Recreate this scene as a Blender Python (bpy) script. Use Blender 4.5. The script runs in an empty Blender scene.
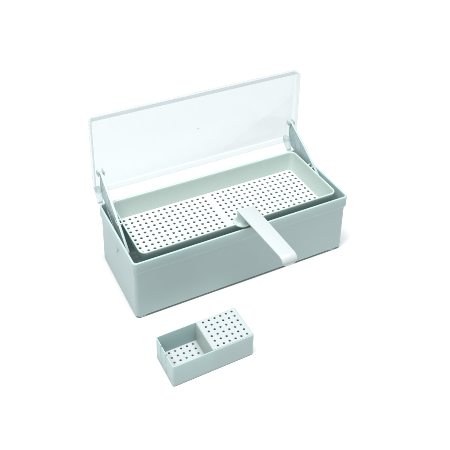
import bpy, bmesh, math
from mathutils import Vector, Matrix

sc = bpy.context.scene
C = sc.collection
PI = math.pi

# ------------------------------------------------------------------ materials
def nodes(name):
    m = bpy.data.materials.new(name); m.use_nodes = True
    nt = m.node_tree; nt.nodes.clear()
    out = nt.nodes.new('ShaderNodeOutputMaterial')
    return m, nt, out

def plastic(name, col, rough=0.38, bump=0.02, sss=0.0):
    m, nt, out = nodes(name)
    b = nt.nodes.new('ShaderNodeBsdfPrincipled')
    tc = nt.nodes.new('ShaderNodeTexCoord')
    n = nt.nodes.new('ShaderNodeTexNoise'); n.inputs['Scale'].default_value = 60; n.inputs['Detail'].default_value = 4
    nt.links.new(tc.outputs['Object'], n.inputs['Vector'])
    mix = nt.nodes.new('ShaderNodeMixRGB')
    mix.inputs[1].default_value = (col[0]*.985, col[1]*.985, col[2]*.985, 1)
    mix.inputs[2].default_value = (min(1, col[0]*1.015), min(1, col[1]*1.015), min(1, col[2]*1.015), 1)
    nt.links.new(n.outputs['Fac'], mix.inputs[0]); nt.links.new(mix.outputs[0], b.inputs['Base Color'])
    g = nt.nodes.new('ShaderNodeTexNoise'); g.inputs['Scale'].default_value = 1400; g.inputs['Detail'].default_value = 2
    nt.links.new(tc.outputs['Object'], g.inputs['Vector'])
    bp = nt.nodes.new('ShaderNodeBump'); bp.inputs['Strength'].default_value = bump; bp.inputs['Distance'].default_value = 0.0004
    nt.links.new(g.outputs['Fac'], bp.inputs['Height']); g2 = nt.nodes.new('ShaderNodeTexNoise'); g2.inputs['Scale'].default_value = 22; g2.inputs['Detail'].default_value = 1
    nt.links.new(tc.outputs['Object'], g2.inputs['Vector'])
    b2 = nt.nodes.new('ShaderNodeBump'); b2.inputs['Strength'].default_value = .25; b2.inputs['Distance'].default_value = .0012
    nt.links.new(g2.outputs['Fac'], b2.inputs['Height']); nt.links.new(bp.outputs['Normal'], b2.inputs['Normal'])
    nt.links.new(b2.outputs['Normal'], b.inputs['Normal'])
    mr = nt.nodes.new('ShaderNodeMapRange'); mr.inputs['To Min'].default_value = rough-.05; mr.inputs['To Max'].default_value = rough+.05
    nt.links.new(n.outputs['Fac'], mr.inputs['Value']); nt.links.new(mr.outputs['Result'], b.inputs['Roughness'])
    b.inputs['IOR'].default_value = 1.46
    if sss:
        b.inputs['Subsurface Weight'].default_value = sss
        b.inputs['Subsurface Radius'].default_value = (.006, .008, .008)
        b.inputs['Subsurface Scale'].default_value = 1.0
    nt.links.new(b.outputs[0], out.inputs[0])
    return m

def clear_plastic(name, tint, rough=0.0, haze=.10):
    m, nt, out = nodes(name)
    g = nt.nodes.new('ShaderNodeBsdfGlass'); g.inputs['Color'].default_value = (.91, .935, .94, 1)
    g.inputs['Roughness'].default_value = rough; g.inputs['IOR'].default_value = 1.45
    t = nt.nodes.new('ShaderNodeBsdfTransparent'); t.inputs[0].default_value = (*tint, 1)
    mx = nt.nodes.new('ShaderNodeMixShader'); mx.inputs[0].default_value = .20
    nt.links.new(t.outputs[0], mx.inputs[1]); nt.links.new(g.outputs[0], mx.inputs[2])
    # a little haze inside the moulding, as in unpolished acrylic
    d = nt.nodes.new('ShaderNodeBsdfDiffuse'); d.inputs[0].default_value = (.80, .85, .86, 1)
    l = nt.nodes.new('ShaderNodeBsdfTranslucent'); l.inputs[0].default_value = (.80, .85, .86, 1)
    hz = nt.nodes.new('ShaderNodeMixShader'); hz.inputs[0].default_value = .5
    nt.links.new(d.outputs[0], hz.inputs[1]); nt.links.new(l.outputs[0], hz.inputs[2])
    m2 = nt.nodes.new('ShaderNodeMixShader'); m2.inputs[0].default_value = haze
    nt.links.new(mx.outputs[0], m2.inputs[1]); nt.links.new(hz.outputs[0], m2.inputs[2])
    nt.links.new(m2.outputs[0], out.inputs[0])
    return m

def ground_mat():
    m, nt, out = nodes('white_table')
    b = nt.nodes.new('ShaderNodeBsdfPrincipled')
    tc = nt.nodes.new('ShaderNodeTexCoord')
    n = nt.nodes.new('ShaderNodeTexNoise'); n.inputs['Scale'].default_value = 12; n.inputs['Detail'].default_value = 3
    nt.links.new(tc.outputs['Object'], n.inputs['Vector'])
    mix = nt.nodes.new('ShaderNodeMixRGB')
    mix.inputs[1].default_value = (.68, .68, .68, 1); mix.inputs[2].default_value = (.695, .695, .695, 1)
    nt.links.new(n.outputs['Fac'], mix.inputs[0]); nt.links.new(mix.outputs[0], b.inputs['Base Color'])
    b.inputs['Roughness'].default_value = .8; b.inputs['Specular IOR Level'].default_value = .15
    nt.links.new(b.outputs[0], out.inputs[0])
    return m

GREEN = plastic('pale_green_plastic', (.366, .464, .462), .4, sss=.35)
SMALL = plastic('pale_green_box_plastic', (.362, .464, .458), .4, sss=.35)
BASKET = plastic('pale_mint_plastic', (.435, .525, .490), .42, sss=.3)
PLATE = plastic('toplit_plate_plastic', (.50, .525, .52), .42, sss=.3)  # basket plastic made paler and neutral: bleaching by top light put into the colour
COVER = plastic('toplit_cover_plastic', (.42, .462, .468), .42, sss=.3)  # box plastic with its green washed out: overexposed highlight put into the colour
WHITE = plastic('white_plastic', (.435, .466, .468), .36)
CLEAR = clear_plastic('clear_acrylic', (.862, .878, .882))
TAB = clear_plastic('milky_acrylic', (.86, .90, .895), haze=.42)
GROUND = ground_mat()

# ------------------------------------------------------------------ mesh helpers
def link(name, bm, mat, parent=None, angle=32, loc=None):
    bmesh.ops.recalc_face_normals(bm, faces=bm.faces)
    me = bpy.data.meshes.new(name); bm.to_mesh(me); bm.free()
    me.materials.append(mat)
    for p in me.polygons: p.use_smooth = True
    me.set_sharp_from_angle(angle=math.radians(angle))
    o = bpy.data.objects.new(name, me); C.objects.link(o)
    if parent: o.parent = parent
    if loc: o.location = loc
    return o

def thing(name, label, cat, loc=(0, 0, 0), rz=0):
    o = bpy.data.objects.new(name, None); C.objects.link(o)
    o.location = loc; o.rotation_euler = (0, 0, rz); o.empty_display_size = .02
    o['label'] = label; o['category'] = cat; o['kind'] = 'thing'
    return o

def rrect(x0, y0, x1, y1, r, n=8):
    r = max(r, 1e-5); pts = []
    for cx, cy, a0 in ((x1-r, y1-r, 0), (x0+r, y1-r, 90), (x0+r, y0+r, 180), (x1-r, y0+r, 270)):
        for k in range(n+1):
            a = math.radians(a0+90*k/n); pts.append((cx+r*math.cos(a), cy+r*math.sin(a)))
    return pts

def loft(bm, rings, cap0=True, cap1=True, close=False):
    """rings: list of (pts, z)"""
    vr = [[bm.verts.new((x, y, z)) for x, y in pts] for pts, z in rings]
    n = len(vr[0])
    pairs = list(zip(vr, vr[1:])) + ([(vr[-1], vr[0])] if close else [])
    for a, b in pairs:
        for i in range(n):
            j = (i+1) % n
            bm.faces.new((a[i], a[j], b[j], b[i]))
    if not close:
        if cap0: bm.faces.new(vr[0][::-1])
        if cap1: bm.faces.new(vr[-1])

def rect_rings(x0, y0, x1, y1, spec, n=8):
    """spec rows: (inset, corner radius, z)"""
    return [(rrect(x0+i, y0+i, x1-i, y1-i, r, n), z) for i, r, z in spec]

def box(bm, x0, y0, z0, x1, y1, z1, bev=0.0, seg=2):
    r = bmesh.ops.create_cube(bm, size=1)
    vs = r['verts']
    for v in vs:
        v.co = Vector(((x0+x1)/2+v.co.x*(x1-x0), (y0+y1)/2+v.co.y*(y1-y0), (z0+z1)/2+v.co.z*(z1-z0)))
    if bev:
        es = list({e for v in vs for e in v.link_edges})
        bmesh.ops.bevel(bm, geom=es, offset=bev, segments=seg, profile=.5, affect='EDGES')

def cyl(bm, p0, p1, r0, r1=None, n=24, bev=0.0):
    r1 = r0 if r1 is None else r1
    p0, p1 = Vector(p0), Vector(p1); d = (p1-p0); L = d.length; d.normalize()
    q = Vector((0, 0, 1)).rotation_difference(d)
    prof = [(r0-bev, 0), (r0, bev), (r1, L-bev), (r1-bev, L)] if bev else [(r0, 0), (r1, L)]
    vr = []
    for r, h in prof:
        vr.append([bm.verts.new(p0+q @ Vector((r*math.cos(2*PI*k/n), r*math.sin(2*PI*k/n), h))) for k in range(n)])
    for a, b in zip(vr, vr[1:]):
        for i in range(n): bm.faces.new((a[i], a[(i+1) % n], b[(i+1) % n], b[i]))
    bm.faces.new(vr[0][::-1]); bm.faces.new(vr[-1])

def lathe(bm, c, prof, n=40):
    vr = [[bm.verts.new((c[0]+r*math.cos(2*PI*k/n), c[1]+r*math.sin(2*PI*k/n), z)) for k in range(n)] for r, z in prof]
    for a, b in zip(vr, vr[1:]):
        for i in range(n): bm.faces.new((a[i], a[(i+1) % n], b[(i+1) % n], b[i]))
    bm.faces.new(vr[0][::-1]); bm.faces.new(vr[-1])

def prism_x(bm, poly, x0, x1, bev=0.0):
    """poly in (y, z), extruded along x"""
    a = [bm.verts.new((x0, y, z)) for y, z in poly]; b = [bm.verts.new((x1, y, z)) for y, z in poly]
    n = len(poly)
    fs = [bm.faces.new(a), bm.faces.new(b[::-1])]
    for i in range(n): fs.append(bm.faces.new((a[i], b[i], b[(i+1) % n], a[(i+1) % n])))
    if bev:
        es = list({e for f in fs[:2] for e in f.edges})
        bmesh.ops.bevel(bm, geom=es, offset=bev, segments=2, profile=.5, affect='EDGES')

def perforated(xs, ys, x0, x1, y0, y1, hole, ztop, thick, corner=0.0, n=16):
    """a plate pierced by real holes at every (x, y) of xs x ys"""
    bm = bmesh.new()
    xb = [x0]+[(a+b)/2 for a, b in zip(xs, xs[1:])]+[x1]
    yb = [y0]+[(a+b)/2 for a, b in zip(ys, ys[1:])]+[y1]
    cache = {}
    def V(x, y, z):
        if corner:
            for cx, sx in ((x0+corner, -1), (x1-corner, 1)):
                for cy, sy in ((y0+corner, -1), (y1-corner, 1)):
                    if (x-cx)*sx > 0 and (y-cy)*sy > 0:
                        d = math.hypot(x-cx, y-cy)
                        if d > corner: x, y = cx+(x-cx)*corner/d, cy+(y-cy)*corner/d
        k = (round(x, 7), round(y, 7), round(z, 7))
        if k not in cache: cache[k] = bm.verts.new((x, y, z))
        return cache[k]
    zs = (ztop, ztop-thick)
    for i, hx in enumerate(xs):
        for j, hy in enumerate(ys):
            xa, xc, ya, yc = xb[i], xb[i+1], yb[j], yb[j+1]
            per, cir = [], []
            for k in range(n):
                a = 2*PI*k/n; ca, sa = math.cos(a), math.sin(a); m = max(abs(ca), abs(sa))
                u, v = ca/m, sa/m
                px = hx+u*(xc-hx if u > 0 else hx-xa); py = hy+v*(yc-hy if v > 0 else hy-ya)
                per.append((px, py)); cir.append((hx+hole*ca, hy+hole*sa))
            for s, z in enumerate(zs):
                P = [V(x, y, z) for x, y in per]; Q = [V(x, y, z) for x, y in cir]
                for k in range(n):
                    l = (k+1) % n
                    f = (P[k], P[l], Q[l], Q[k])
                    if len(set(f)) == 4: bm.faces.new(f if s == 0 else f[::-1])
            Qt = [V(x, y, zs[0]) for x, y in cir]; Qb = [V(x, y, zs[1]) for x, y in cir]
            for k in range(n):
                l = (k+1) % n; bm.faces.new((Qt[k], Qt[l], Qb[l], Qb[k]))
    bmesh.ops.remove_doubles(bm, verts=bm.verts, dist=2e-6)
    bm.edges.ensure_lookup_table()
    rim = [e for e in bm.edges if len(e.link_faces) == 1]
    low = [v for e in rim for v in e.verts if abs(v.co.z-zs[1]) < 1e-6]
    def below(v): return min(low, key=lambda w: (w.co.x-v.co.x)**2+(w.co.y-v.co.y)**2)
    for e in [e for e in rim if all(abs(v.co.z-zs[0]) < 1e-6 for v in e.verts)]:
        a, b = e.verts
        bm.faces.new((a, b, below(b), below(a)))
    return bm

def cut(o, cutters):
    """subtract boxes from an object's mesh for good"""
    bm = bmesh.new()
    for c in cutters: box(bm, *c)
    me = bpy.data.meshes.new('cutter'); bmesh.ops.recalc_face_normals(bm, faces=bm.faces); bm.to_mesh(me); bm.free()
    co = bpy.data.objects.new('cutter', me); C.objects.link(co)
    co.parent = o.parent
    md = o.modifiers.new('cut', 'BOOLEAN'); md.object = co; md.operation = 'DIFFERENCE'; md.solver = 'EXACT'
    bpy.context.view_layer.update()
    ev = o.evaluated_get(bpy.context.evaluated_depsgraph_get())
    new = bpy.data.meshes.new_from_object(ev)
    o.modifiers.clear(); old = o.data; o.data = new; new.name = o.name
    bpy.data.objects.remove(co); bpy.data.meshes.remove(me); bpy.data.meshes.remove(old)
    for p in new.polygons: p.use_smooth = True
    new.set_sharp_from_angle(angle=math.radians(32))

# ------------------------------------------------------------------ setting
bm = bmesh.new()
bmesh.ops.create_grid(bm, x_segments=2, y_segments=2, size=8)
g = link('ground', bm, GROUND)
g['kind'] = 'structure'; g['label'] = 'plain white table surface under both boxes'; g['category'] = 'table surface'

# ------------------------------------------------------------------ large tub
L, W, H = .36, .1486, .1044
tub = thing('soaking_tub', 'large pale grey-green rectangular plastic tub with its clear lid raised on two side arms', 'tub')
bi = .0020                                   # body inset under the rim band
bm = bmesh.new()
loft(bm, rect_rings(0, 0, L, W, [
    (bi+.0024, .0045, .0028), (bi+.0010, .0052, .0031), (bi+.0003, .0058, .0040), (bi, .006, .0058),
    (bi, .006, .0835), (bi-.0003, .006, .0846), (.0004, .006, .0856), (.0, .006, .0868),
    (.0, .006, .1036), (.0001, .006, .1041), (.0005, .0056, .1044), (.0016, .0052, .10445), (.0026, .0046, .1044),
    (.0030, .0042, .1040), (.0032, .004, .1032), (.0040, .004, .084), (.0044, .004, .012),
    (.0054, .005, .0085), (.0085, .004, .0070)]))
link('tub_body', bm, GREEN, tub, 50)
for fx, fy in ((.0130, .0118), (L-.0190, .0118), (.0130, W-.0118), (L-.0190, W-.0118)):
    bm = bmesh.new()
    lathe(bm, (fx, fy), [(.0075, .0001), (.0088, .0004), (.0094, .0012), (.0098, .0034)])
    link('foot', bm, GREEN, tub)
bm = bmesh.new()
cyl(bm, (bi+.0006, .0741, .0722), (bi-.0030, .0741, .0722), .0021, .0017, 20, .0005)
link('drain_pin', bm, GREEN, tub)

# ---- lid, a shallow clear tray standing on its long edge
lx0, lx1, lyf, lyb, lz0, lz1 = -.0012, .3612, .1565, .1706, .1190, .2492
bm = bmesh.new()
def lring(ins, r, y): return [(x, z, y) for x, z in rrect(lx0+ins, lz0+ins, lx1-ins, lz1-ins, r, 8)]
rings = [lring(.0002, .0055, lyf+.0003), lring(0, .0055, lyf+.001), lring(0, .0055, lyb-.0015), lring(.0004, .0053, lyb-.0005), lring(.0014, .0045, lyb),
         lring(.0032, .0035, lyb-.0002) ]
rings += [lring(.0034, .0034, lyb-.0022), lring(.0026, .0036, lyb-.0030), lring(.0022, .0038, lyf+.0010), lring(.0018, .0040, lyf)]
lean = .0023/.13
vr = [[bm.verts.new((x, y+(z-.18)*lean, z)) for x, z, y in r] for r in rings]
n = len(vr[0])
for a, b in list(zip(vr[:6], vr[1:6]))+list(zip(vr[6:], vr[7:]))+[(vr[-1], vr[0])]:
    for i in range(n): bm.faces.new((a[i], a[(i+1) % n], b[(i+1) % n], b[i]))
bm.faces.new(vr[5]); bm.faces.new(vr[6])
lid = link('lid', bm, CLEAR, tub, 50)
# gate mark moulded in the middle of the lid
bm = bmesh.new()
yy = lyb-.0022+(.182-.18)*lean
cyl(bm, (.178, yy-.0004, .182), (.178, yy-.00005, .182), .0009, .0014, 20)
link('gate_mark', bm, CLEAR, lid)

ARM = [(.1606, .1538), (.1648, .1520), (.1648, .1180), (.1560, .1085), (.1456, .1060), (.1440, .0990), (.1420, .0700), (.0620, .0700), (.0480, .0800),
       (.0504, .0850), (.0866, .1094), (.1186, .1296)]
def arm(xc, side):
    a = bmesh.new()
    prism_x(a, ARM, xc-.0010, xc+.0010, .0004)
    # flange along the sloping front edge
    top = [(.1618, .1552), (.1180, .1310), (.0860, .1110), (.0480, .0852)]
    low = [(y+.0010, z-.0018) for y, z in top]
    prism_x(a, top+low[::-1], xc-.0018, xc+.0018, .0004)
    # stiffening ribs on both faces
    for (y0, z0), (y1, z1) in (((.1590, .1475), (.1340, .100)), ((.1340, .100), (.1050, .085)), ((.1300, .1310), (.1180, .0960)), ((.1230, .1275), (.1110, .0960))):
        d = Vector((y1-y0, z1-z0)).normalized(); q = Vector((-d.y, d.x))*.0008
        prism_x(a, [(y0+q.x, z0+q.y), (y1+q.x, z1+q.y), (y1-q.x, z1-q.y), (y0-q.x, z0-q.y)], xc-.0017, xc+.0017, .0003)
    o = link('support_arm', a, GREEN, tub, 40)
    b = bmesh.new()
    cyl(b, (xc-.0055, .1612, .1512), (xc+.0060, .1612, .1512), .0016, None, 20, .0004)
    cyl(b, (xc-.0026, .1612, .1512), (xc+.0026, .1612, .1512), .0034, None, 24, .0005)
    link('pivot_pin', b, GREEN, o)
    # clear clip moulded on the lid wall that holds the pin
    c = bmesh.new()
    for s in (-1, 1):
        box(c, xc+s*.0045-.0008, .1575, .1478, xc+s*.0045+.0008, lyb-.0030, .1552, .0004)
    link('hinge_clip', c, TAB, lid)
    t = bmesh.new()
    w0, w1 = (.0004, .0085) if side < 0 else (L-.0195, L-.0118)
    prism_x(t, [(.1560, .1240), (.1680, .1240), (.1680, .1150), (.1535, .1030), (.1500, .1030), (.1500, .1090)], w0, w1, .0006)
    link('hinge_tab', t, TAB, lid)
    k = bmesh.new()
    cyl(k, (w0-.0004, .1520, .1050), (w1+.0004, .1520, .1050), .0009, None, 16, .0002)
    link('hinge_pin', k, GREEN, lid)
arm(.0105, -1)
arm(L-.0088, 1)

# ------------------------------------------------------------------ strainer basket hanging in the tub
gx, gy, zr, zf = .0151, .0101, .1107, .0800
bas = thing('strainer_basket', 'perforated pale-floored strainer basket with a flat white handle sitting inside the large tub', 'strainer basket', (0, 0, 0))
bx0, bx1, by0, by1 = gx, L-gx, gy, W-gy+.0010
def bring(l, rgt, f, b, r, z): return (rrect(bx0+l, by0+f, bx1-rgt, by1-b, r, 10), z)
dl, df, db = .0085, .0022, .0078
bm = bmesh.new()
loft(bm, [bring(dl, dl, df, db, .007, zf-.0022), bring(dl-.0012, dl-.0012, df-.0012, db-.0012, .008, zf-.0006), bring(.0012, .0012, .0006, .0012, .0100, zr-.0040),
          bring(.0003, .0003, .0002, .0003, .0105, zr-.0032), bring(0, 0, 0, 0, .0105, zr-.0014), bring(.0003, .0003, .0003, .0003, .0102, zr-.0004),
          bring(.0010, .0010, .0010, .0010, .0098, zr), bring(.0019, .0019, .0019, .0019, .009, zr-.0003), bring(.0024, .0024, .0022, .0024, .0086, zr-.0012),
          bring(.0027, .0027, .0023, .0027, .0086, zr-.004),
          bring(dl+.0004, dl+.0004, df+.0004, db+.0004, .0068, zf+.0014), bring(dl+.0010, dl+.0010, df+.0010, db+.0010, .0064, zf+.0002),
          bring(dl+.0016, dl+.0016, df+.0016, db+.0016, .0060, zf-.0022)], close=True)
link('basket_wall', bm, BASKET, bas, 50)
xs = [.0311+.00966*k for k in range(15)]+[.1830+.00977*k for k in range(16)]
ys = [.0168+.00970*k for k in range(12)]
bm = perforated(xs, ys, bx0+dl+.0006, bx1-dl-.0006, by0+df+.0006, by1-db-.0006, .0022, zf, .0018, .0065)
link('perforated_floor', bm, PLATE, bas)
# lugs that hang the basket from the lid arms
for s in (-1, 1):
    X = (lambda v: v) if s < 0 else (lambda v: L-v)
    bm = bmesh.new()
    def bx(a, y0, z0, b, y1, z1): box(bm, min(X(a), X(b)), y0, z0, max(X(a), X(b)), y1, z1, .0004)
    bx(.0082, .0930, .1052, .0158, .0955, .1100)
    bx(.0082, .0840, .1052, .0158, .0865, .1100)
    bx(.0082, .0866, .1052, .0102, .0929, .1092)
    link('hanging_lug', bm, BASKET, bas)

# handle: flared boss on the front wall, flat bar, turned-down lip
bcx, bcy = .1768, .0143
bm = bmesh.new()
lathe(bm, (bcx, bcy), [(.0118, .1070), (.0128, .1076), (.0131, .1086), (.0128, .1096), (.0120, .1102), (.0098, .1106), (.0080, .1116), (.0070, .1135), (.0066, .1165), (.0068, .1230), (.0078, .1280)])
link('handle_boss', bm, BASKET, bas, 60)
zt, th = .1300, .0030
prof = [(.0165, zt-.0014), (.0160, zt-.0004), (.0148, zt)]
prof += [(-.0940, zt)]
R1 = .0095
for k in range(1, 10):
    a = math.radians(90*k/9*1.38); prof.append((-.0940-R1*math.sin(a), zt-R1+R1*math.cos(a)))
ye, ze = prof[-1]
prof += [(ye+.0009, ze-.0006), (ye+.0021, ze+.0004)]
R2 = R1-th
for k in range(9, -1, -1):
    a = math.radians(90*k/9*1.38); prof.append((-.0940-R2*math.sin(a), zt-R1+R2*math.cos(a)))
prof += [(.0150, zt-th), (.0162, zt-th+.0006)]
bm = bmesh.new()
def bar_x(y):                       # the bar narrows a little towards its free end
    t = (.0165-y)/(.0165+.1075)
    return .1697+(.1757-.1697)*t, .1976+(.1994-.1976)*t
def end_round(y, z):                # the turned-down lip has rounded corners
    q = max(0.0, min(1.0, (zt-.0045-z)/.0075)) if y < -.09 else 0.0
    return .0052*(1-math.sqrt(max(0, 1-q*q)))
bevx = [(0.0010, .0012), (.0002, .0004), (0, 0)]
m = len(prof)
cy_ = sum(p[0] for p in prof)/m
def shrink(off):
    out = []
    for i in range(m):
        p0, p1, p2 = Vector(prof[i-1]), Vector(prof[i]), Vector(prof[(i+1) % m])
        d = ((p1-p0).normalized()+(p2-p1).normalized()).normalized()
        nrm = Vector((-d.y, d.x))
        out.append((p1.x-nrm.x*off, p1.y-nrm.y*off))
    return out
area = sum(prof[i-1][0]*prof[i][1]-prof[i][0]*prof[i-1][1] for i in range(m))
sg = -1 if area > 0 else 1
loops = []
for side in (0, 1):
    seq = [(.0008, .0), (.0002, .0003), (0, .0009)] if side == 0 else [(0, .0009), (.0002, .0003), (.0008, .0)]
    for off, ix in seq:
        pr = shrink(sg*off)
        loops.append([bm.verts.new((bar_x(prof[i][0])[side]+(1 if side == 0 else -1)*(ix+end_round(*prof[i])), pr[i][0], pr[i][1])) for i in range(m)])
for a, b in zip(loops, loops[1:]):
    for i in range(m): bm.faces.new((a[i], a[(i+1) % m], b[(i+1) % m], b[i]))
bm.faces.new(loops[0][::-1]); bm.faces.new(loops[-1])
link('handle_bar', bm, WHITE, bas, 40)

# ------------------------------------------------------------------ small box
sl, sw, sh = .1210, .0562, .0370
sb = thing('small_box', 'small pale grey-green box, half open and half under a perforated top', 'small box', (.0028, -.1265, 0), .0136)
bm = bmesh.new()
loft(bm, rect_rings(0, 0, sl, sw, [
    (.0012, .0022, .0002), (.0005, .0027, .0006), (.0002, .003, .0016), (0, .003, .0355), (.0002, .0029, .0364), (.0006, .0026, .0369), (.0010, .0022, .0370),
    (.0015, .0018, .0368), (.0018, .0015, .0360), (.0022, .0015, .0030)]), cap0=False, cap1=False)
# bottom rim ring closed by the perforated floor below
body = link('box_wall', bm, SMALL, sb, 50)
bm = body.data
b2 = bmesh.new(); b2.from_mesh(bm)
be = [e for e in b2.edges if len(e.link_faces) == 1]
bmesh.ops.bridge_loops(b2, edges=be)
bmesh.ops.recalc_face_normals(b2, faces=b2.faces); b2.to_mesh(bm); b2.free()
bm.set_sharp_from_angle(angle=math.radians(50))
for y0 in (.0365, .0202):
    cut(body, [(-.002, y0,   .0340, .006, y0+.0028, .040)])
    cut(body, [(-.002, y0+.0001, -.002, .0004, y0+.0027, .0345)])
fx = [.0079+.00900*k for k in range(6)]; fy = [.0060+.00878*k for k in range(6)]
link('perforated_floor', perforated(fx, fy, .0012, .0592, .0010, sw-.0010, .00165, .0042, .0018), COVER, sb)
bm = bmesh.new(); box(bm, .0592, .0019, .0024, .0608, sw-.0019, .0366, .0002)
link('divider', bm, BASKET, sb)  # paler plastic than the box walls: interior brightness put into the colour
tx = [.0683+.00893*k for k in range(6)]; ty = [.0060+.00884*k for k in range(6)]
link('perforated_top', perforated(tx, ty, .0598, sl-.0016, .0016, sw-.0016, .00165, .0371, .0016, .0010), COVER, sb)
bm = bmesh.new(); box(bm, .0610, .0021, .0022, sl-.0021, sw-.0021, .0040)
link('box_base', bm, SMALL, sb)

# ------------------------------------------------------------------ camera (fitted to the photograph)
f, yaw, pitch, roll = 736.222, .468103, .473103, .0153104
cam = bpy.data.cameras.new('camera'); co = bpy.data.objects.new('camera', cam); C.objects.link(co)
d = Vector((math.cos(pitch)*math.sin(yaw), math.cos(pitch)*math.cos(yaw), -math.sin(pitch)))
r = Vector((math.cos(yaw), -math.sin(yaw), 0)); u = r.cross(d)
r2 = r*math.cos(roll)+u*math.sin(roll); u2 = -r*math.sin(roll)+u*math.cos(roll)
M = Matrix((r2, u2, -d)).transposed().to_4x4()
M.translation = Vector((-.255707, -.736429, .814209))
co.matrix_world = M
cam.sensor_width = 36; cam.lens = f/450*36
cam.shift_x = 12.788/450; cam.shift_y = -161.85/450
cam.clip_start = .01; cam.clip_end = 60
sc.camera = co

# ------------------------------------------------------------------ studio light
def area(name, loc, target, size, power, col=(1, 1, 1)):
    l = bpy.data.lights.new(name, 'AREA'); l.shape = 'RECTANGLE'; l.size, l.size_y = size; l.energy = power; l.color = col
    o = bpy.data.objects.new(name, l); C.objects.link(o); o.location = loc
    v = (Vector(target)-Vector(loc)).normalized()
    o.rotation_euler = (math.asin(v.y), -math.atan2(v.x, -v.z), 0)
    return o
area('strip_softbox', (-.38, -.36, 3.9), (.14, .2, 0), (3.7, .9), 288)
w = bpy.data.worlds.new('World'); sc.world = w; w.use_nodes = True
bg = w.node_tree.nodes['Background']; bg.inputs[0].default_value = (.92, .98, 1.0, 1); bg.inputs[1].default_value = .42

sc.view_settings.view_transform = 'Standard'; sc.view_settings.look = 'None'
sc.view_settings.exposure = 0; sc.view_settings.gamma = 1
sc.render.engine = 'CYCLES'
sc.cycles.max_bounces = 16; sc.cycles.transparent_max_bounces = 24; sc.cycles.diffuse_bounces = 8
